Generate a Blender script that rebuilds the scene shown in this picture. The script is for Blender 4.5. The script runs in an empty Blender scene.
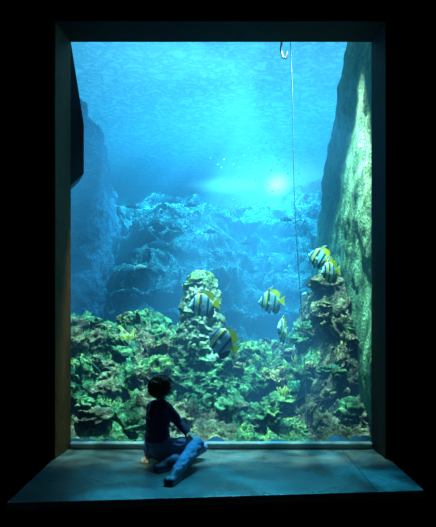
import bpy, math, random
from mathutils import Vector, noise, Matrix
random.seed(4)
scene=bpy.context.scene
scene.view_settings.view_transform='Standard'
V=Vector
def ss(a,b,x):
    t=max(0,min(1,(x-a)/(b-a))); return t*t*(3-2*t)
def link(o):
    scene.collection.objects.link(o); return o
def mesh_obj(name,verts,faces,mats=(),smooth=True,parent=None):
    me=bpy.data.meshes.new(name); me.from_pydata([tuple(v) for v in verts],[],faces); me.update()
    for m in mats: me.materials.append(m)
    if smooth: me.polygons.foreach_set('use_smooth',[True]*len(me.polygons))
    o=link(bpy.data.objects.new(name,me))
    if parent: o.parent=parent
    return o
def box(name,x0,x1,y0,y1,z0,z1,mat,bevel=0,parent=None):
    v=[(x,y,z) for x in(x0,x1) for y in(y0,y1) for z in(z0,z1)]
    f=[(0,1,3,2),(4,6,7,5),(0,4,5,1),(2,3,7,6),(0,2,6,4),(1,5,7,3)]
    o=mesh_obj(name,v,f,[mat],False,parent)
    if bevel:
        b=o.modifiers.new('bevel','BEVEL'); b.width=bevel; b.segments=3
    return o
# ---------- materials
class NT:
    def __init__(s,name):
        s.m=bpy.data.materials.new(name); s.m.use_nodes=True; s.t=s.m.node_tree; s.t.nodes.clear()
        s.out=s.t.nodes.new('ShaderNodeOutputMaterial')
    def n(s,typ,**kw):
        nd=s.t.nodes.new(typ)
        for k,v in kw.items():
            if k.startswith('_'): setattr(nd,k[1:],v)
            else: nd.inputs[k].default_value=v
        return nd
    def l(s,a,b): s.t.links.new(a,b)
    def math(s,op,a,b=None):
        nd=s.t.nodes.new('ShaderNodeMath'); nd.operation=op
        for i,q in enumerate((a,b)):
            if q is None: continue
            if isinstance(q,(int,float)): nd.inputs[i].default_value=q
            else: s.l(q,nd.inputs[i])
        return nd.outputs[0]
    def mix(s,f,a,b,mode='MIX'):
        nd=s.t.nodes.new('ShaderNodeMix'); nd.data_type='RGBA'; nd.blend_type=mode
        for sock,q in ((nd.inputs[0],f),(nd.inputs[6],a),(nd.inputs[7],b)):
            if isinstance(q,(int,float)): sock.default_value=q
            elif isinstance(q,tuple): sock.default_value=(*q,1) if len(q)==3 else q
            else: s.l(q,sock)
        return nd.outputs[2]
    def ramp(s,fac,stops,interp='LINEAR'):
        nd=s.t.nodes.new('ShaderNodeValToRGB'); cr=nd.color_ramp; cr.interpolation=interp
        while len(cr.elements)<len(stops): cr.elements.new(.5)
        for e,(p,c) in zip(cr.elements,stops): e.position=p; e.color=(*c,1)
        s.l(fac,nd.inputs[0]); return nd.outputs[0]
    def noise(s,scale,detail=4,rough=.55,vec=None,dist=0):
        nd=s.n('ShaderNodeTexNoise',Scale=scale,Detail=detail,Roughness=rough,Distortion=dist)
        if vec: s.l(vec,nd.inputs['Vector'])
        return nd.outputs[0]
def simple(name,col,rough=.6,var=.25,scale=20,bump=.2,metal=0,spec=.5):
    k=NT(name); tc=k.n('ShaderNodeTexCoord').outputs['Object']
    nz=k.noise(scale,5,vec=tc)
    c=k.mix(nz,tuple(x*(1-var) for x in col),tuple(min(1,x*(1+var)) for x in col))
    p=k.n('ShaderNodeBsdfPrincipled',Roughness=rough,Metallic=metal)
    p.inputs['Specular IOR Level'].default_value=spec
    k.l(c,p.inputs['Base Color'])
    b=k.n('ShaderNodeBump',Strength=bump,Distance=.01); k.l(nz,b.inputs['Height']); k.l(b.outputs[0],p.inputs['Normal'])
    k.l(p.outputs[0],k.out.inputs[0]); return k.m
def reef_mat(name,dark,mid,hi,hi2,bumpd=.05,sc=1.0,upk=.7,ptl=.15):
    k=NT(name); g=k.n('ShaderNodeNewGeometry'); pos=g.outputs['Position']
    n1=k.noise(2.2*sc,3,.6,pos,.5); n2=k.noise(15*sc,7,.75,pos,1.0); n3=k.noise(6*sc,7,.72,pos,.6)
    vor=k.n('ShaderNodeTexVoronoi',Scale=34.0*sc); k.l(pos,vor.inputs['Vector'])
    base=k.ramp(n2,[(.38,dark),(.50,mid),(.62,hi)])
    base2=k.ramp(n3,[(.38,dark),(.52,mid),(.64,hi2)])
    col=k.mix(k.ramp(n1,[(.4,(0,0,0)),(.6,(1,1,1))]),base,base2)
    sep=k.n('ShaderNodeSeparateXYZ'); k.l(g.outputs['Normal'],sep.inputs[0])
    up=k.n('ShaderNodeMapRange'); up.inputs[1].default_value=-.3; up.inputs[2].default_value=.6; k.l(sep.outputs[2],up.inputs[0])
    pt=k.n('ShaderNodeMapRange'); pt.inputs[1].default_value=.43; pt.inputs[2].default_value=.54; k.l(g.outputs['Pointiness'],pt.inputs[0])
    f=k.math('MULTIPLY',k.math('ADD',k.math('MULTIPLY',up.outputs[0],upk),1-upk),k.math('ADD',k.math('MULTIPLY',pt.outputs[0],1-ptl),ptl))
    col=k.mix(f,tuple(x*.4 for x in dark),col)  # crevice shade put into the colour; upward faces get brighter algae
    p=k.n('ShaderNodeBsdfPrincipled',Roughness=.85); p.inputs['Specular IOR Level'].default_value=.2
    k.l(col,p.inputs['Base Color'])
    h=k.math('ADD',n2,k.math('MULTIPLY',vor.outputs['Distance'],.5))
    b=k.n('ShaderNodeBump',Strength=1,Distance=bumpd); k.l(h,b.inputs['Height']); k.l(b.outputs[0],p.inputs['Normal'])
    k.l(p.outputs[0],k.out.inputs[0]); return k.m
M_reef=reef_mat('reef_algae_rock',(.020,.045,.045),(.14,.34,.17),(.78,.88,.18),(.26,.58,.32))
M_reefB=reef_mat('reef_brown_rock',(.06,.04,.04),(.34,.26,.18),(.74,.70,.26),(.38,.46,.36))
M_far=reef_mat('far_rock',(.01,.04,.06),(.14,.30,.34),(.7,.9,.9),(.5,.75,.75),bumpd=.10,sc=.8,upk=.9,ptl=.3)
M_wallL=reef_mat('left_cliff_rock',(.06,.12,.22),(.11,.22,.38),(.24,.46,.64),(.18,.36,.56),bumpd=.05,upk=.2,ptl=.5)  # blue of the water haze mixed into the rock colour
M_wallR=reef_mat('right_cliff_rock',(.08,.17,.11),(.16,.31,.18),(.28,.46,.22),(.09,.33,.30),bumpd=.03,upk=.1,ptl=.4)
M_black=simple('black_painted_plaster',(.004,.004,.006),.9,.3,8,.3,spec=.1)
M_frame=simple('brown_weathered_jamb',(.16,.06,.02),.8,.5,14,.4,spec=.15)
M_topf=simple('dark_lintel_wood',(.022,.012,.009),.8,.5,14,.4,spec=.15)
M_sill=simple('grey_sill_seal',(.20,.28,.31),.5,.3,18,.3)
M_carp=simple('dark_floor_carpet',(.01,.01,.012),.95,.3,60,.4,spec=.1)
M_rope=simple('rope_fibre',(.30,.40,.42),.8,.2,60,.2)
M_metal=simple('lamp_housing_metal',(.2,.22,.25),.4,.2,20,.1,.8)
M_conc=simple('tank_concrete',(.05,.14,.22),.9,.3,5,.3)
# ---------- room
WY=-.35
XL,XR,ZT=-1.22,1.27,3.28
room_w=5.3
def wall_with_opening():
    vs=[];fs=[]
    def bx(x0,x1,z0,z1):
        o=len(vs)
        for x in(x0,x1):
            for y in(WY,0.0):
                for z in(z0,z1): vs.append((x,y,z))
        fs.extend([tuple(o+i for i in f) for f in [(0,1,3,2),(4,6,7,5),(0,4,5,1),(2,3,7,6),(0,2,6,4),(1,5,7,3)]])
    bx(-room_w,XL,-.45,4.1); bx(XR,room_w,-.45,4.1); bx(XL,XR,ZT,4.1); bx(XL,XR,-.45,-.06)
    return mesh_obj('wall_front',vs,fs,[M_black],False)
wall_with_opening()
box('floor',-room_w,room_w,-7.2,WY,-.5,-.45,M_carp)
box('ceiling',-room_w,room_w,-7.2,0,4.1,4.2,M_black)
box('wall_left',-room_w-.1,-room_w,-7.2,0,-.5,4.2,M_black)
box('wall_right',room_w,room_w+.1,-7.2,0,-.5,4.2,M_black)
box('wall_back',-room_w,room_w,-7.3,-7.2,-.5,4.2,M_black)
tank=bpy.data.objects.new('concrete_tank',None); link(tank)
box('tank_side_left',-5.2,-5.02,.02,9.6,-.5,4.2,M_conc,parent=tank)
box('tank_side_right',5.02,5.2,.02,9.6,-.5,4.2,M_conc,parent=tank)
box('tank_rear',-5.2,5.2,9.6,9.8,-.5,4.2,M_conc,parent=tank)
box('tank_base',-5.2,5.2,.02,9.8,-.6,-.42,M_conc,parent=tank)
def prism(name,pts_xy,z0,z1,mat,bevel=0):
    n=len(pts_xy); v=[(x,y,z0) for x,y in pts_xy]+[(x,y,z1) for x,y in pts_xy]
    f=[tuple(range(n-1,-1,-1)),tuple(range(n,2*n))]+[(i,(i+1)%n,n+(i+1)%n,n+i) for i in range(n)]
    o=mesh_obj(name,v,f,[mat],False)
    if bevel:
        b=o.modifiers.new('bevel','BEVEL'); b.width=bevel; b.segments=3
    return o
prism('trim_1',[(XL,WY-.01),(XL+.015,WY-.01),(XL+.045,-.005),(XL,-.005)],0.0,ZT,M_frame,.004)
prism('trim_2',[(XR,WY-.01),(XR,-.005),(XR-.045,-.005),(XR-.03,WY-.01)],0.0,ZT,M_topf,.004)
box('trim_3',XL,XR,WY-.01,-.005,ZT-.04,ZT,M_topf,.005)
box('trim_4',XL+.045,XR-.045,-.07,-.005,0.0,.055,M_sill,.02)
# ---------- ledge
k=NT('polished_slate'); pos=k.n('ShaderNodeNewGeometry').outputs['Position']
n1=k.noise(1.9,5,.6,pos,.6); n2=k.noise(9,6,.7,pos,.4)
c=k.mix(k.ramp(n1,[(.35,(0,0,0)),(.65,(1,1,1))]),(.03,.05,.06),(.12,.19,.20))
c=k.mix(.4,c,k.ramp(n2,[(.3,(.015,.025,.03)),(.7,(.15,.21,.22))]))
p=k.n('ShaderNodeBsdfPrincipled'); k.l(c,p.inputs['Base Color'])
k.l(k.ramp(n1,[(.3,(.42,)*3),(.7,(.16,)*3)]),p.inputs['Roughness'])
b=k.n('ShaderNodeBump',Strength=.45,Distance=.010); k.l(n2,b.inputs['Height']); k.l(b.outputs[0],p.inputs['Normal'])
k.l(p.outputs[0],k.out.inputs[0]); M_slate=k.m
ledge=bpy.data.objects.new('window_ledge',None); link(ledge)
def ynear(x): return -1.345+(x-XL)/(XR-XL)*.235
cuts=[XL,.98,XR]
for i in range(2):
    a,b2=cuts[i]+(.002 if i else 0),cuts[i+1]-(.002 if i<1 else 0)
    o=prism('slab_%d'%(i+1),[(a,ynear(a)),(b2,ynear(b2)),(b2,-.001),(a,-.001)],-.05,0,M_slate,.004); o.parent=ledge
o=prism('bench_base',[(XL,ynear(XL)+.03),(XR,ynear(XR)+.03),(XR,WY-.002),(XL,WY-.002)],-.45,-.051,M_black); o.parent=ledge
# ---------- glass
k=NT('acrylic_pane'); t=k.n('ShaderNodeBsdfTransparent',Color=(.98,1,1,1)); g=k.n('ShaderNodeBsdfGlossy',Roughness=.02)
fr=k.n('ShaderNodeFresnel',IOR=1.35); gg=k.n('ShaderNodeNewGeometry')
fac=k.math('MULTIPLY',fr.outputs[0],k.math('SUBTRACT',1.0,gg.outputs['Backfacing']))
mx=k.n('ShaderNodeMixShader'); k.l(fac,mx.inputs[0]); k.l(t.outputs[0],mx.inputs[1]); k.l(g.outputs[0],mx.inputs[2]); k.l(mx.outputs[0],k.out.inputs[0])
box('window_1',XL,XR,.001,.02,-.05,ZT+.02,k.m)
# ---------- water volume
LAMP=V((1.22,7.6,3.62))
k=NT('aquarium_water'); pos=k.n('ShaderNodeTexCoord').outputs['Object']
def vsub(c):
    s=k.n('ShaderNodeVectorMath',_operation='SUBTRACT'); k.l(pos,s.inputs[0]); s.inputs[1].default_value=c; return s.outputs[0]
def blob(center,scale,r0,r1,v0,v1):
    d=k.n('ShaderNodeVectorMath',_operation='DIVIDE'); k.l(vsub(center),d.inputs[0]); d.inputs[1].default_value=scale
    L=k.n('ShaderNodeVectorMath',_operation='LENGTH'); k.l(d.outputs[0],L.inputs[0])
    m=k.n('ShaderNodeMapRange',_interpolation_type='SMOOTHSTEP'); k.l(L.outputs['Value'],m.inputs[0])
    for i,q in enumerate((r0,r1,v0,v1)): m.inputs[i+1].default_value=q
    return m.outputs[0]
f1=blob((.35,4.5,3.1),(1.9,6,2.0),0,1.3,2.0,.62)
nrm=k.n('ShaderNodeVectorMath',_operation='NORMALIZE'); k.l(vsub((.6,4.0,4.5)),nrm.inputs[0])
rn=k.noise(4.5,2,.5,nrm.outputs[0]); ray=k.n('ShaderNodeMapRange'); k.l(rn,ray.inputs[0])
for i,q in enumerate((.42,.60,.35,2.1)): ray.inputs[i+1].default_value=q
f1=k.math('MULTIPLY',f1,ray.outputs[0])  # light shafts drawn as directional noise in the water's emission
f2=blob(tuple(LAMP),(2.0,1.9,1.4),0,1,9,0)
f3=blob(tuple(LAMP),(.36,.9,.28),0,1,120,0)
f4=blob((.25,7.6,3.60),(1.1,1.0,.13),0,1,28,0)  # surface reflection streak shaped as a glowing patch of water
glow=k.math('ADD',k.math('ADD',f2,f3),f4)  # lamp halo and streak put into the water's own emission
ab=k.n('ShaderNodeVolumeAbsorption',Color=(0,.51,.58,1),Density=.52)
em=k.n('ShaderNodeEmission'); em.inputs[0].default_value=(.013,.090,.172,1); k.l(f1,em.inputs[1])  # self-lit haze: emission stands in for light scattered by the water
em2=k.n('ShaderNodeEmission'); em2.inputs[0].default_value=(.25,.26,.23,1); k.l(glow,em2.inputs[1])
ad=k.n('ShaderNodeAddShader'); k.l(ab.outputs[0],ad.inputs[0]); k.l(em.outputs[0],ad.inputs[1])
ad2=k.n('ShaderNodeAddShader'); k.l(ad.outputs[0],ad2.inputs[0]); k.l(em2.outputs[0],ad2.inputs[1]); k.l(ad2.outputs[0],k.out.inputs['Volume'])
box('aquarium_water',-5,5,.03,9.55,-.4,4.0,k.m)
k=NT('water_surface'); pos=k.n('ShaderNodeNewGeometry').outputs['Position']
w=k.noise(6.0,6,.62,pos,.5)
tl=k.n('ShaderNodeBsdfTranslucent',Color=(.35,.75,1,1)); tr=k.n('ShaderNodeBsdfTransparent',Color=(1,1,1,1)); gl=k.n('ShaderNodeBsdfGlossy',Roughness=.4,Color=(.6,.8,.9,1))
bp=k.n('ShaderNodeBump',Strength=.8,Distance=.10); k.l(w,bp.inputs['Height'])
k.l(bp.outputs[0],tl.inputs['Normal']); k.l(bp.outputs[0],gl.inputs['Normal'])
m1=k.n('ShaderNodeMixShader',Fac=.3); k.l(tl.outputs[0],m1.inputs[1]); k.l(gl.outputs[0],m1.inputs[2])
m2=k.n('ShaderNodeMixShader'); k.l(k.ramp(w,[(.38,(.12,)*3),(.5,(.42,)*3),(.60,(.15,)*3)]),m2.inputs[0]); k.l(m1.outputs[0],m2.inputs[1]); k.l(tr.outputs[0],m2.inputs[2])
k.l(m2.outputs[0],k.out.inputs[0]); M_surf=k.m
def grid(name,nu,nv,fn,mats,matfn=None,parent=None):
    vs=[fn(i/(nu-1),j/(nv-1)) for j in range(nv) for i in range(nu)]
    fs=[(j*nu+i,j*nu+i+1,(j+1)*nu+i+1,(j+1)*nu+i) for j in range(nv-1) for i in range(nu-1)]
    o=mesh_obj(name,vs,fs,mats,True,parent)
    if matfn:
        for p in o.data.polygons: p.material_index=matfn(p.center)
    return o
grid('water_surface',150,150,lambda u,v:(-5+10*u,.06+9.4*v,3.95+.03*noise.noise((u*22,v*34,0))+.015*noise.noise((u*60,v*80,3))),[M_surf])
# ---------- reef
REEF=bpy.data.objects.new('coral_reef',None); link(REEF)
def rid(p,s,o=5):
    return noise.ridged_multi_fractal(V(p)*s,0.9,2.1,o,1.0,2.0)
def fr_(p,s,o=5): return noise.fractal(V(p)*s,.9,2.1,o)
def crest(x):
    left=.92+.05*math.sin(x*7)-.14*ss(-.85,-.5,x); mid=.66; right=1.38
    c=left+(mid-left)*ss(-.3,.25,x)
    return c+(right-c)*ss(.72,1.12,x)
def near_h(x,y):
    h=crest(x)*ss(-.15,1.55,y)
    h*=1-.75*ss(1.8,3.0,y)
    return h
def near_fn(u,v):
    x=-2.3+4.3*u; y=.10+2.9*v
    z=near_h(x,y)-.02
    amp=ss(.05,.5,y)*.75+.25
    r=rid((x,y,z*.8),1.9,6); r2=rid((x+7,y,z),5.5,5); r3=rid((x+2,y,z),14,3)
    z+=amp*(.16*(r-1.1)+.095*(r2-1.0)+.026*(r3-1))
    dx=fr_((x+3,y,z),3.4,5)*.11*amp; dy=fr_((x,y+9,z),3.4,5)*.13*amp
    return (x+dx,max(.06,y+dy),max(z,-.05))
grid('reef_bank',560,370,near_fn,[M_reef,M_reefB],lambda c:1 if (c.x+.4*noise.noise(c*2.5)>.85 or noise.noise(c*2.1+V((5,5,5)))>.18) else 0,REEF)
def far_fn(u,v):
    x=-5+10*u; y=2.6+6.8*v
    h=.25+3.1*ss(2.6,8.4,y)+.75*math.exp(-((x+.7)/1.1)**2-((y-5.0)/1.3)**2)-.5*math.exp(-((x-.8)/.7)**2-((y-4.5)/1.8)**2)+.35*ss(1.2,2.2,x)
    r=rid((x,y,h),.8,5)
    h+=.42*(r-1.1)*ss(2.6,3.6,y)
    st=.34; q=h/st; h=(math.floor(q)+ss(.3,.7,q-math.floor(q)))*st*.6+h*.4
    h+=.07*(rid((x,y,0),3.0,5)-1)
    return (x+.3*fr_((x,y,h),1.3,4),min(9.4,y+.3*fr_((x,y,h+5),1.3,4)),min(h,3.75))
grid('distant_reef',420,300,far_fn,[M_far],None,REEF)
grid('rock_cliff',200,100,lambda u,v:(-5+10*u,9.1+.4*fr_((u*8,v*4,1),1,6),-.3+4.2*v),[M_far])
def lw(u,v):
    y=2.6+5.6*u; z=-.3+4.2*v
    x=-1.40-.07*y+.12*fr_((0,y,z),.9,4)+.06*fr_((4,y,z),3,5)+.02*fr_((4,y,z),11,3)
    return (x-1.4*ss(6.6-.6*(z-2),7.6,y)-.8*ss(3.4,2.6,y)-.10*max(0,z-2.4),y,z)
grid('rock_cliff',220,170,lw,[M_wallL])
def rw(u,v):
    y=.05+6.2*u; z=-.3+4.2*v
    ye=4.2-1.25*(z-1.3)
    x=1.285+.012*y+1.8*ss(ye,ye+1.6,y)+.07*fr_((9,y,z),.9,4)+.018*fr_((4,y,z),5,4)
    return (x,y,z)
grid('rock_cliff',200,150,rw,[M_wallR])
def pillar():
    nu,nv=170,170; vs=[];fs=[]
    for j in range(nv+1):
        t=j/nv
        z=.1+1.38*t
        r=.26*(1-t)**1.5+.15
        if t>.9: r*=math.sqrt(max(0.0,1-((t-.9)/.1)**2))*.92+.02
        for i in range(nu):
            a=i/nu*2*math.pi
            p=V((-.13-.05*t+r*math.cos(a)*1.02,.98+r*math.sin(a)*.85,z))
            d=V((math.cos(a),math.sin(a),.2))
            p+=d*(.045*(rid(p,3.5,5)-1.1)+.03*fr_(p,14,4))*(1 if t<.9 else .6)
            vs.append(p)
    for j in range(nv):
        for i in range(nu):
            fs.append((j*nu+i,j*nu+(i+1)%nu,(j+1)*nu+(i+1)%nu,(j+1)*nu+i))
    fs.append(tuple(nv*nu+i for i in range(nu)))
    return vs,fs
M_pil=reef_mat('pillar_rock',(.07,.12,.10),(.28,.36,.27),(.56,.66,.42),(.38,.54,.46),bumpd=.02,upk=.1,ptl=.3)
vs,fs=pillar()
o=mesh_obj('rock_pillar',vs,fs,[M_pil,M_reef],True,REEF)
for pz in o.data.polygons:
    if pz.center.z>1.36+.1*noise.noise(pz.center*9) or pz.center.z<.7+.3*noise.noise(pz.center*5): pz.material_index=1
from mathutils.bvhtree import BVHTree
def ico(sub=3):
    import bmesh
    bm=bmesh.new(); bmesh.ops.create_icosphere(bm,subdivisions=sub,radius=1)
    v=[x.co.copy() for x in bm.verts]; f=[tuple(q.index for q in x.verts) for x in bm.faces]; bm.free(); return v,f
IV,IF=ico(4); IV3,IF3=ico(3); IV1,IF1=ico(2)
reef=bpy.data.objects['reef_bank']
tree=BVHTree.FromPolygons([v.co.copy() for v in reef.data.vertices],[tuple(p.vertices) for p in reef.data.polygons])
C1=simple('green_leather_coral',(.26,.55,.16),.8,.7,30,.8)
C2=simple('yellow_coral',(.75,.80,.2),.8,.6,40,.8)
C3=simple('teal_coral',(.16,.48,.36),.8,.6,40,.8)
def colony(name,n,xr,yr,szr,mats):
    vs=[];fs=[];mi=[]
    for q in range(n):
        x=random.uniform(*xr); y=random.uniform(*yr)
        hit=tree.ray_cast(V((x,y,3)),V((0,0,-1)))
        if hit[0] is None: continue
        s=random.uniform(*szr)
        fl=random.choice((.5,.7,.9)); off=V((q*3.1,0,0)); o=len(vs); rz=random.random()*6
        for v in IV:
            d=.75+.35*(noise.ridged_multi_fractal(v*1.3+off,.9,2.1,5,1,2)-.9)+.25*noise.noise(v*2+off)
            w=Matrix.Rotation(rz,3,'Z')@V((v.x*1.25,v.y*.9,v.z*fl))*d*s
            vs.append(w+hit[0]+V((0,0,-s*.25)))
        fs.extend([tuple(i+o for i in f) for f in IF])
        mi+= [random.randrange(len(mats))]*len(IF)
    ob=mesh_obj(name,vs,fs,mats,True,REEF); ob.data.polygons.foreach_set('material_index',mi); return ob
colony('reef_rocks',90,(-1.7,1.3),(.3,1.7),(.06,.17),[M_reef,M_reefB,M_reef])
def fingers(name,base,n,h,mat):
    vs=[];fs=[]
    for q in range(n):
        a=random.random()*6.28; r=random.random()*h*.5
        p=V(base)+V((math.cos(a)*r,math.sin(a)*r,-.02)); d=V((math.cos(a)*.4*r/h,math.sin(a)*.4*r/h,1)).normalized()
        L=h*random.uniform(.6,1.1); o=len(vs); K=7;N=8
        for j in range(K):
            t=j/(K-1); rr=h*.08*(1-.35*t)*(1 if j<K-1 else .35)
            c=p+d*L*t+V((noise.noise((q,t*3,0)),noise.noise((q,t*3,5)),0))*h*.2*t
            for i in range(N):
                b=i/N*6.283; vs.append(c+V((math.cos(b)*rr,math.sin(b)*rr,0)))
        for j in range(K-1):
            for i in range(N): fs.append((o+j*N+i,o+j*N+(i+1)%N,o+(j+1)*N+(i+1)%N,o+(j+1)*N+i))
        fs.append(tuple(o+(K-1)*N+i for i in range(N)))
    return mesh_obj(name,vs,fs,[mat],True,REEF)
for q in range(26):
    x=random.uniform(-1.4,1.2); y=random.uniform(.4,1.5); hit=tree.ray_cast(V((x,y,3)),V((0,0,-1)))
    if hit[0]: fingers('finger_coral',hit[0],30,random.uniform(.05,.09),random.choice((C1,C2,C3)))
k0=simple('dark_buttress_concrete',(.02,.025,.03),.9,.4,10,.3)
vs=[(-1.32,.06,3.3),(-1.20,.08,3.3),(-1.10,.12,2.62),(-1.10,.12,2.22),(-1.19,.08,2.12),(-1.32,.06,2.12)]
vs+= [(x-.12,y+.35,z) for x,y,z in vs]
n=6
o=mesh_obj('tank_buttress',vs,[tuple(range(n-1,-1,-1)),tuple(range(n,2*n))]+[(i,(i+1)%n,n+(i+1)%n,n+i) for i in range(n)],[k0],False,tank)
def rope(name,pts,r,mat):
    cu=bpy.data.curves.new(name,'CURVE'); cu.dimensions='3D'; cu.bevel_depth=r; cu.bevel_resolution=3
    s=cu.splines.new('POLY'); s.points.add(len(pts)-1)
    for a,b in zip(s.points,pts): a.co=(*b,1)
    cu.materials.append(mat); o=link(bpy.data.objects.new(name,cu)); return o
rp=[]
for i in range(30):
    t=i/29; rp.append((.585+.17*t+.012*math.sin(t*9),.35,3.93-3.8*t))
rope('guide_rope',rp,.003,M_rope)
rope('hanging_hook',[(.60,.55,3.95),(.575,.55,3.55),(.56,.55,3.42),(.575,.55,3.35),(.605,.55,3.34),(.615,.55,3.40)],.010,M_metal)
k=NT('lamp_lens'); e=k.n('ShaderNodeEmission',Color=(.65,.95,1,1),Strength=25); k.l(e.outputs[0],k.out.inputs[0]); M_lens=k.m
lamp=bpy.data.objects.new('underwater_floodlight',None); link(lamp); 
def lathe(name,prof,N,mat,M,parent):
    vs=[];fs=[]
    for r,z in prof:
        for i in range(N):
            a=i/N*6.2832; vs.append(M@V((r*math.cos(a),r*math.sin(a),z)))
    for j in range(len(prof)-1):
        for i in range(N): fs.append((j*N+i,j*N+(i+1)%N,(j+1)*N+(i+1)%N,(j+1)*N+i))
    return mesh_obj(name,vs,fs,[mat],True,parent)
MM=Matrix.Translation(LAMP)@Matrix.Rotation(math.radians(105),4,'X')@Matrix.Scale(.38,4)
lathe('housing',[(.0,-.16),(.07,-.15),(.09,-.05),(.12,.0),(.12,.03),(.10,.03)],24,M_metal,MM,lamp)
lathe('lens',[(.0,.035),(.06,.03),(.10,.02)],24,M_lens,MM,lamp)
rope('mount',[tuple(LAMP+V((0,.06,0))),tuple(LAMP+V((0,.06,.35)))],.012,M_metal).parent=lamp
M_bub=simple('bubble_film',(.8,.95,1),.1,.05,10,0)
vs=[];fs=[]
for q in range(150):
    c=V((random.gauss(.8,.45),random.uniform(3.6,5.0),random.uniform(2.6,3.6))); r=random.uniform(.005,.013); o=len(vs)
    vs+=[c+v*r for v in IV1]; fs+=[tuple(i+o for i in f) for f in IF1]
mesh_obj('air_bubbles',vs,fs,[M_bub])
# ---------- fish
k=NT('bannerfish_skin'); tc=k.n('ShaderNodeTexCoord').outputs['Object']; sp=k.n('ShaderNodeSeparateXYZ'); k.l(tc,sp.inputs[0])
xs=k.math('ADD',k.math('ADD',sp.outputs[0],k.math('MULTIPLY',sp.outputs[2],-.22)),.5)
W=(.24,.48,.62);B=(.03,.07,.11);Y=(.75,.78,.03)
c=k.ramp(xs,[(.0,W),(.13,B),(.18,W),(.26,Y),(.31,B),(.40,W),(.58,B),(.65,W),(.75,Y)],'CONSTANT')
p=k.n('ShaderNodeBsdfPrincipled',Roughness=.4); k.l(c,p.inputs['Base Color'])
k.l(p.outputs[0],k.out.inputs[0]); M_fish=k.m
M_yel=simple('yellow_fin',(.85,.86,.03),.5,.1,20,.1); M_blk=simple('black_fin',(.03,.06,.08),.5,.2,20,.1); M_wht=simple('white_fin',(.42,.66,.78),.5,.1,20,.1)
def interp(tab,t):
    for (a,b),(c,d) in zip(tab,tab[1:]):
        if t<=c: 
            s=(t-a)/(c-a); s=s*s*(3-2*s)*.4+s*.6; return b+(d-b)*s
    return tab[-1][1]
TOP=[(0,.012),(.08,.08),(.18,.21),(.3,.32),(.45,.38),(.6,.37),(.75,.29),(.88,.14),(1,.05)]
BOT=[(0,-.012),(.08,-.08),(.2,-.21),(.35,-.32),(.5,-.37),(.65,-.35),(.78,-.25),(.9,-.10),(1,-.05)]
TH=[(0,.012),(.1,.045),(.25,.085),(.45,.10),(.7,.07),(.9,.03),(1,.015)]
def make_fish(loc,size,yaw,pitch=0,roll=0,long_fin=True):
    root=bpy.data.objects.new('bannerfish',None); link(root)
    vs=[];fs=[];K=36;N=20
    for j in range(K):
        t=j/(K-1); tp,bt,th=interp(TOP,t),interp(BOT,t),interp(TH,t)
        cz=(tp+bt)/2; hz=(tp-bt)/2
        for i in range(N):
            a=i/N*6.2832; vs.append((-.5+.82*t,th*math.copysign(abs(math.cos(a))**.9,math.cos(a)),cz+hz*math.sin(a)))
    for j in range(K-1):
        for i in range(N): fs.append((j*N+i,j*N+(i+1)%N,(j+1)*N+(i+1)%N,(j+1)*N+i))
    fs.append(tuple(range(N-1,-1,-1))); fs.append(tuple((K-1)*N+i for i in range(N)))
    mesh_obj('body',vs,fs,[M_fish],True,root)
    def fin(name,pts,mat,y=0,tilt=0):
        n=len(pts); v=[]
        for sgn in(-1,1):
            for x,z in pts: v.append((x,y+sgn*.006+tilt*(x+.15),z))
        f=[tuple(range(n-1,-1,-1)),tuple(range(n,2*n))]+[(i,(i+1)%n,n+(i+1)%n,n+i) for i in range(n)]
        mesh_obj(name,v,f,[mat],False,root)
    fin('tail_fin',[(.29,.045),(.36,.10),(.52,.18),(.49,.06),(.48,0),(.49,-.06),(.52,-.18),(.36,-.10),(.29,-.045)],M_yel)
    fin('dorsal_fin',[(-.14,.33),(-.10,.42),(0,.45),(.12,.44),(.26,.40),(.34,.31),(.35,.18),(.28,.08),(.15,.24),(0,.32)],M_yel)
    if long_fin: fin('banner_filament',[(-.12,.33),(-.06,.46),(.04,.54),(.14,.57),(.10,.50),(.02,.44),(-.02,.34)],M_wht)
    fin('anal_fin',[(-.02,-.33),(.05,-.40),(.14,-.46),(.24,-.40),(.31,-.26),(.30,-.09),(.15,-.20)],M_blk)
    for s in(-1,1):
        fin('pelvic_fin',[(-.2,-.22),(-.16,-.34),(-.08,-.44),(-.06,-.34),(-.10,-.26)],M_blk,y=.02*s)
        fin('pectoral_fin',[(-.22,-.02),(-.12,.03),(-.03,.0),(-.02,-.06),(-.10,-.08),(-.2,-.06)],M_wht,y=.09*s,tilt=.35*s)
        v=[(q.x*.022-.385,q.y*.012+.05*s,q.z*.022+.045) for q in IV3]
        mesh_obj('eye',v,IF3,[M_blk],True,root)
    root.location=loc; root.scale=(size,)*3; root.rotation_euler=(math.radians(roll),math.radians(pitch),math.radians(yaw))
make_fish((-.124,.52,1.14),.285,12,-6)
make_fish((.045,.42,.815),.305,-18,28)
make_fish((.51,.95,1.17),.27,10,-4)
make_fish((.62,.95,.90),.29,65,10)
make_fish((1.0,1.1,1.60),.25,-20,18)
make_fish((1.05,.80,1.45),.255,35,-8)
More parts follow.
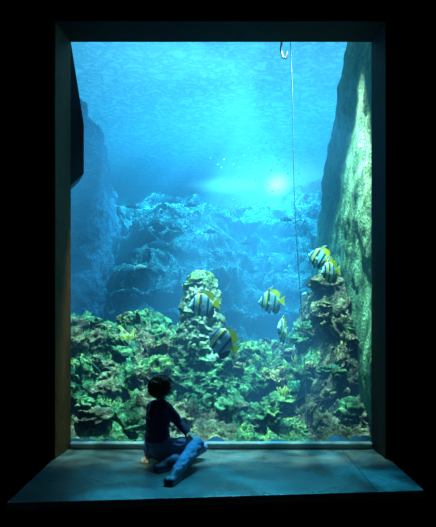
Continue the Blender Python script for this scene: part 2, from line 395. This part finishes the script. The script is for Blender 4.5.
def grey_fish(loc,size,yaw):
    root=bpy.data.objects.new('silver_reef_fish',None); link(root)
    vs=[];fs=[];K=24;N=14
    for j in range(K):
        t=j/(K-1); h=.17*math.sin(math.pi*min(1,t*.93+.02))**.7*(1-.35*t)+.005
        for i in range(N):
            a=i/N*6.283; vs.append((-.5+.85*t,h*.5*math.cos(a),h*math.sin(a)+.05*math.sin(t*3.14)))
    for j in range(K-1):
        for i in range(N): fs.append((j*N+i,j*N+(i+1)%N,(j+1)*N+(i+1)%N,(j+1)*N+i))
    fs.append(tuple(range(N-1,-1,-1)))
    mesh_obj('body',vs,fs,[M_wht],True,root)
    def fin(n,pts):
        m=len(pts); v=[(x,s*.006,z) for s in(-1,1) for x,z in pts]
        mesh_obj(n,v,[tuple(range(m-1,-1,-1)),tuple(range(m,2*m))]+[(i,(i+1)%m,m+(i+1)%m,m+i) for i in range(m)],[M_wht],False,root)
    fin('tail_fin',[(.3,.04),(.5,.16),(.43,0),(.5,-.14),(.3,-.04)]); fin('dorsal_fin',[(-.2,.17),(-.05,.26),(.2,.18),(.25,.09),(0,.14)]); fin('anal_fin',[(0,-.08),(.1,-.16),(.25,-.06)])
    root.location=loc; root.scale=(size,)*3; root.rotation_euler=(0,0,math.radians(yaw))
grey_fish((-.73,2.9,1.90),.34,8)
for l_,s_,y_ in (((-.1,2.7,2.05),.18,170),((.35,2.6,1.9),.17,20),((-.35,2.8,2.4),.18,185),((.85,2.7,2.2),.17,200),((-1.05,2.6,2.35),.18,10),((.93,1.5,1.25),.12,30),((-.95,2.5,1.6),.16,190)):
    grey_fish(l_,s_,y_)
# ---------- child
child=bpy.data.objects.new('seated_child',None); link(child)
caps=[]
def cap(p1,r1,p2,r2,tag): caps.append((V(p1),r1,V(p2),r2,tag))
SR=V((.72,-.69,0)); FW=V((.69,.72,0))
pel=V((-.435,-.42,.095))
for s in(-1,1):
    cap(pel+SR*.035*s,.086,pel+SR*.03*s+V((-.005,0,.06)),.074,'jeans')
    cap(pel+SR*.03*s+V((-.005,0,.07)),.076,V((-.44,-.42,.235))+SR*.025*s,.064,'shirt')
    cap(V((-.44,-.42,.235))+SR*.025*s,.064,V((-.43,-.41,.34))+SR*.038*s,.064,'shirt')
    cap(V((-.43,-.41,.345))+SR*.04*s,.058,V((-.425,-.41,.395))+SR*.07*s,.040,'shirt')
    cap(V((-.422,-.408,.42)),.036,V((-.425,-.41,.394))+SR*.085*s,.037,'shirt')
cap((-.42,-.405,.42),.034,(-.415,-.402,.49),.032,'skin')
shR=V((-.425,-.41,.392))+SR*.09
wrR=V((-.215,-.515,.222)); elR=V((-.275,-.45,.275))
cap(shR,.039,elR,.031,'shirt'); cap(elR,.031,wrR,.024,'shirt')
shL=V((-.425,-.41,.392))-SR*.09; elL=V((-.505,-.36,.225)); wrL=V((-.51,-.41,.055))
cap(shL,.039,elL,.031,'shirt'); cap(elL,.031,wrL,.024,'shirt')
def hand(w,d,nrm,side,curl):
    d=V(d).normalized(); nrm=V(nrm).normalized(); sd=d.cross(nrm).normalized()*side
    cap(w,.018,w+d*.02,.019,'skin')
    for q in(-1,0,1): cap(w+d*.015+sd*.010*q,.013,w+d*.055+sd*.017*q,.011,'skin')
    for i,(o,L) in enumerate(zip((.024,.008,-.009,-.024),(.046,.053,.049,.038))):
        a=w+d*.058+sd*o; d1=(d-nrm*curl*.5+sd*o*4).normalized(); b=a+d1*L*.5
        d2=(d-nrm*curl*1.3+sd*o*2).normalized(); cap(a,.0075,b,.0068,'skin'); cap(b,.0068,b+d2*L*.5,.0055,'skin')
    a=w+d*.018+sd*.018; b=a+(d*.5+sd).normalized()*.026; cap(a,.010,b,.0085,'skin'); cap(b,.0085,b+(d*.9+sd*.45).normalized()*.022,.0065,'skin')
hand(wrR,(.55,-.45,-.15),(.1,-.1,1),1,.7)
hand(wrL+V((0,0,-.012)),(-.15,-.75,-.22),(0,-.2,1),-1,.25)
hR=pel+SR*.06+V((0,0,.0)); kR=V((-.150,-.56,.155)); aR=V((-.265,-.885,.062))
cap(hR,.080,hR.lerp(kR,.5),.066,'jeans'); cap(hR.lerp(kR,.5),.066,kR,.050,'jeans')
cap(kR,.050,kR.lerp(aR,.4),.047,'jeans'); cap(kR.lerp(aR,.4),.047,aR,.036,'jeans')
hL=pel-SR*.05; kL=V((-.130,-.36,.085)); aL=V((-.31,-.62,.052))
cap(hL,.080,hL.lerp(kL,.5),.066,'jeans'); cap(hL.lerp(kL,.5),.066,kL,.050,'jeans')
cap(kL,.050,kL.lerp(aL,.4),.046,'jeans'); cap(kL.lerp(aL,.4),.046,aL,.036,'jeans')
def shoe(a,d,):
    d=V(d).normalized(); sd=V((-d.y,d.x,0)).normalized()
    heel=V((a.x,a.y,.034))-d*.012; toe=heel+d*.145; toe.z=.028
    cap(a,.031,heel+V((0,0,.012)),.033,'sock')
    cap(heel,.033,heel+d*.06+V((0,0,.012)),.034,'shoe')
    for s in(-1,1): cap(heel+sd*.006*s,.030,toe+sd*.014*s,.025,'shoe')
    cap(heel+d*.06+V((0,0,.02)),.032,toe-d*.02,.026,'shoe')
    for s in(-1,0,1): cap(V((heel.x,heel.y,.011))+sd*.02*s-d*.012,.011,V((toe.x,toe.y,.011))+sd*.026*s+d*.004,.011,'sole')
shoe(aR,(-.32,-.95,0)); shoe(aL,(-.75,-.62,0))
HC=V((-.412,-.398,.535)); HF=V((.80,.52,.30)).normalized(); HS=HF.cross(V((0,0,1))).normalized(); HU=HS.cross(HF).normalized()
def H(f,u,s=0): return HC+HF*f+HU*u+HS*s
for s in(-1,1):
    cap(H(-.016,.012,.010*s),.068,H(.014,.014,.008*s),.064,'skin')
    cap(H(.03,-.02,.018*s),.042,H(.038,-.05,.012*s),.028,'skin')
    cap(H(.050,.012,.03*s),.02,H(.052,-.018,.03*s),.018,'skin')
    cap(H(-.004,-.004,.072*s),.010,H(-.002,-.022,.068*s),.009,'skin')
    cap(H(-.010,.004,.075*s),.007,H(-.014,-.012,.075*s),.006,'skin')
    cap(H(.072,-.050,.0),.007,H(.068,-.050,.016*s),.005,'lip')
    cap(H(.072,.018,.014*s),.007,H(.066,.018,.034*s),.006,'skin')
cap(H(.050,-.062,0),.020,H(.054,-.060,0),.018,'skin')
cap(H(.074,.004,0),.008,H(.090,-.024,0),.0105,'skin')
cap(H(.06,-.03,0),.022,H(.06,-.045,0),.02,'skin')
def capsule_mesh(p1,r1,p2,r2,N=16,R=6):
    d=p2-p1; L=d.length; ax=d.normalized() if L>1e-6 else V((0,0,1))
    q=ax.to_track_quat('Z','Y').to_matrix(); vs=[];fs=[]
    rings=[]
    for j in range(1,R+1):
        a=-math.pi/2+j/R*math.pi/2; rings.append((r1*math.cos(a),r1*math.sin(a)))
    for j in range(0,R):
        a=j/R*math.pi/2; rings.append((r2*math.cos(a),L+r2*math.sin(a)))
    vs.append(p1-ax*r1)
    for r,z in rings:
        for i in range(N):
            b=i/N*6.283185; vs.append(p1+q@V((r*math.cos(b),r*math.sin(b),z)))
    vs.append(p2+ax*r2)
    for i in range(N): fs.append((0,1+(i+1)%N,1+i))
    m=len(rings)
    for j in range(m-1):
        for i in range(N): fs.append((1+j*N+i,1+j*N+(i+1)%N,1+(j+1)*N+(i+1)%N,1+(j+1)*N+i))
    e=len(vs)-1
    for i in range(N): fs.append((1+(m-1)*N+i,1+(m-1)*N+(i+1)%N,e))
    return vs,fs
vs=[];fs=[]
for a,b,c_,d,t in caps:
    v,f=capsule_mesh(a,b,c_,d); o=len(vs); vs+=v; fs+=[tuple(i+o for i in q) for q in f]
tmp=mesh_obj('tmp_body',vs,fs)
rm=tmp.modifiers.new('r','REMESH'); rm.mode='VOXEL'; rm.voxel_size=.0042
sm=tmp.modifiers.new('s','SMOOTH'); sm.factor=.5; sm.iterations=3
dg=bpy.context.evaluated_depsgraph_get(); me=bpy.data.meshes.new_from_object(tmp.evaluated_get(dg)); bpy.data.objects.remove(tmp)
me.name='body'
Ms={'skin':simple('skin',(.55,.34,.24),.5,.1,30,.1),'lip':simple('lips',(.5,.2,.17),.5,.1,30,.1),
 'shirt':simple('navy_knit_shirt',(.012,.028,.09),.85,.35,50,.5),'jeans':simple('denim',(.12,.24,.46),.85,.35,60,.5),
 'sock':simple('dark_sock',(.02,.02,.03),.9,.2,50,.3),'shoe':simple('dark_sneaker',(.03,.05,.10),.6,.3,40,.3),'sole':simple('rubber_sole',(.4,.46,.47),.6,.2,40,.2)}
keys=list(Ms)
me.materials.clear()
for q in keys: me.materials.append(Ms[q])
def near_tag(p):
    best=1e9;bt=None
    for a,ra,b,rb,t in caps:
        ab=b-a; L=ab.length_squared; u=0 if L<1e-9 else max(0,min(1,(p-a).dot(ab)/L))
        d=(p-a-ab*u).length-(ra+(rb-ra)*u)
        if d<best: best=d;bt=t
    return bt
vt=[None]*len(me.vertices)
for v in me.vertices: vt[v.index]=near_tag(v.co)
norms=[v.normal.copy() for v in me.vertices]
for v in me.vertices:
    t=vt[v.index]; p=v.co
    if t in('jeans','shirt') and p.z>.012:
        amp=.007 if t=='jeans' else .005
        w=noise.noise(V((p.x*16+p.z*20,p.y*16,p.z*34)))+.5*noise.noise(p*70)
        v.co=p+norms[v.index]*(amp*(w)+.0015)
for p in me.polygons:
    p.material_index=keys.index(vt[p.vertices[0]]); p.use_smooth=True
for v in me.vertices:
    if v.co.z<.001: v.co.z=.001
body=link(bpy.data.objects.new('body',me)); body.parent=child
Me=simple('eye_white',(.8,.8,.8),.2,.05,10,0); Mi=simple('iris_brown',(.03,.02,.015),.2,.1,10,0)
for s in(-1,1):
    e=H(.0625,.0,.028*s); mesh_obj('eye',[e+q*.011 for q in IV3],IF3,[Me],True,child)
    mesh_obj('iris',[e+HF*.006+q*.0065 for q in IV3],IF3,[Mi],True,child)
Mh=simple('dark_brown_hair',(.022,.012,.009),.5,.5,90,.4)
vs=[];fs=[]
def incap(d):
    f,u,s=d.dot(HF),d.dot(HU),d.dot(HS)
    return not (f>.35 and u<.55) and not (u<-.55 and f>-.2) and u>-.78
c0=H(-.010,.012)
for i,q in enumerate(IV):
    f,u,s=q.dot(HF),q.dot(HU),q.dot(HS)
    r=.080+.006*fr_(q*1.0,2.5,3)+.003*noise.noise(q*14)
    vs.append(c0+HF*f*r*1.06+HU*u*r*1.02+HS*s*r)
fs=[f for f in IF if all(incap(IV[i]) for i in f)]
def lock(path,r0):
    o=len(vs); K=len(path); N=5
    for j,c in enumerate(path):
        t=j/(K-1); r=r0*(1-.85*t**2); d=(path[min(j+1,K-1)]-path[max(j-1,0)]).normalized(); q=d.to_track_quat('Z','Y').to_matrix()
        for i in range(N):
            b=i/N*6.283; vs.append(c+q@V((r*math.cos(b)*1.5,r*math.sin(b),0)))
    for j in range(K-1):
        for i in range(N): fs.append((o+j*N+i,o+j*N+(i+1)%N,o+(j+1)*N+(i+1)%N,o+(j+1)*N+i))
for q in range(520):
    d=V((random.gauss(0,1),random.gauss(0,1),random.gauss(0,1))).normalized()
    if d.dot(HU)<-.45 or not incap(d): continue
    crown=(HU*.8-HF*.6).normalized()
    tang=(d*crown.dot(d)-crown)
    if tang.length<.05: tang=HS.copy()
    tang.normalize(); tang=(tang+V((random.gauss(0,.35),random.gauss(0,.35),random.gauss(0,.35)))).normalized()
    path=[]; L=random.uniform(.5,.95)
    for j in range(6):
        t=j/5; dd=(d+tang*L*t).normalized(); r=.080+.006*math.sin(t*2.6)+.008*t*random.uniform(0,1)
        path.append(c0+HF*dd.dot(HF)*r*1.06+HU*dd.dot(HU)*r*1.02+HS*dd.dot(HS)*r)
    lock(path,.0042)
mesh_obj('hair',vs,fs,[Mh],True,child)
# ---------- lights
def area(name,loc,size,power,col,rot=(0,0,0)):
    l=bpy.data.lights.new(name,'AREA'); l.shape='RECTANGLE'; l.size,l.size_y=size; l.energy=power; l.color=col
    o=link(bpy.data.objects.new(name,l)); o.location=loc; o.rotation_euler=[math.radians(a) for a in rot]; return o
def spot(name,loc,tgt,power,col,ang,blend=.6,rad=.05,gobo=0):
    l=bpy.data.lights.new(name,'SPOT'); l.energy=power; l.color=col; l.spot_size=math.radians(ang); l.spot_blend=blend; l.shadow_soft_size=rad
    o=link(bpy.data.objects.new(name,l)); o.location=loc; o.rotation_euler=(V(tgt)-V(loc)).to_track_quat('-Z','Y').to_euler()
    if gobo:
        l.use_nodes=True; t=l.node_tree; em=t.nodes['Emission']
        tc=t.nodes.new('ShaderNodeTexCoord'); nz=t.nodes.new('ShaderNodeTexNoise'); nz.inputs['Scale'].default_value=gobo; nz.inputs['Detail'].default_value=3; nz.inputs['Distortion'].default_value=1.2
        t.links.new(tc.outputs['Normal'],nz.inputs['Vector'])
        mr=t.nodes.new('ShaderNodeMapRange')
        for i,q in enumerate((.42,.62,.15,2.2)): mr.inputs[i+1].default_value=q
        t.links.new(nz.outputs[0],mr.inputs[0]); t.links.new(mr.outputs[0],em.inputs['Strength'])
    return o
area('tank_lamp',(.3,4.6,6.0),(3.5,6),430,(.45,.9,1))
spot('reef_spot',(-.85,.42,3.85),(-.75,1.45,.4),2600,(1,1,.72),66,.5,gobo=22)
spot('reef_spot',(.95,.42,3.85),(.55,1.45,.4),2600,(1,1,.72),66,.5,gobo=22)
spot('ledge_spot',(.5,1.1,3.86),(.22,-.8,0),1300,(.06,.72,1),32,gobo=12)
spot('ledge_spot',(-.5,.8,3.86),(-.30,-.70,.1),320,(.2,.7,1),22,.8)
for x,y in((-2,4.2),(0,4.6),(1.6,5.2),(-1.2,6.6),(1.0,7.0)):
    spot('far_fill_spot',(x,y,3.85),(x,y+.6,0),1300,(.6,.95,1),140,.5,.1)  # added lights without fixtures, to bring out the distant rocks
spot('room_fill_spot',(-.6,-3.4,3.9),(-.2,-.7,0),12,(.6,.85,1),60,.8,.1)  # added dim fill for the camera side of the child, no fixture
# ---------- camera
cd=bpy.data.cameras.new('camera'); cam=link(bpy.data.objects.new('camera',cd)); cam.location=(0,-4.8,1.14); cam.rotation_euler=(math.radians(90),0,0)
cd.sensor_width=36; cd.lens=600/527*36; cd.shift_y=41.5/527
scene.camera=cam
w=bpy.data.worlds.new('world'); scene.world=w; w.use_nodes=True; w.node_tree.nodes['Background'].inputs[0].default_value=(.03,.22,.40,1)
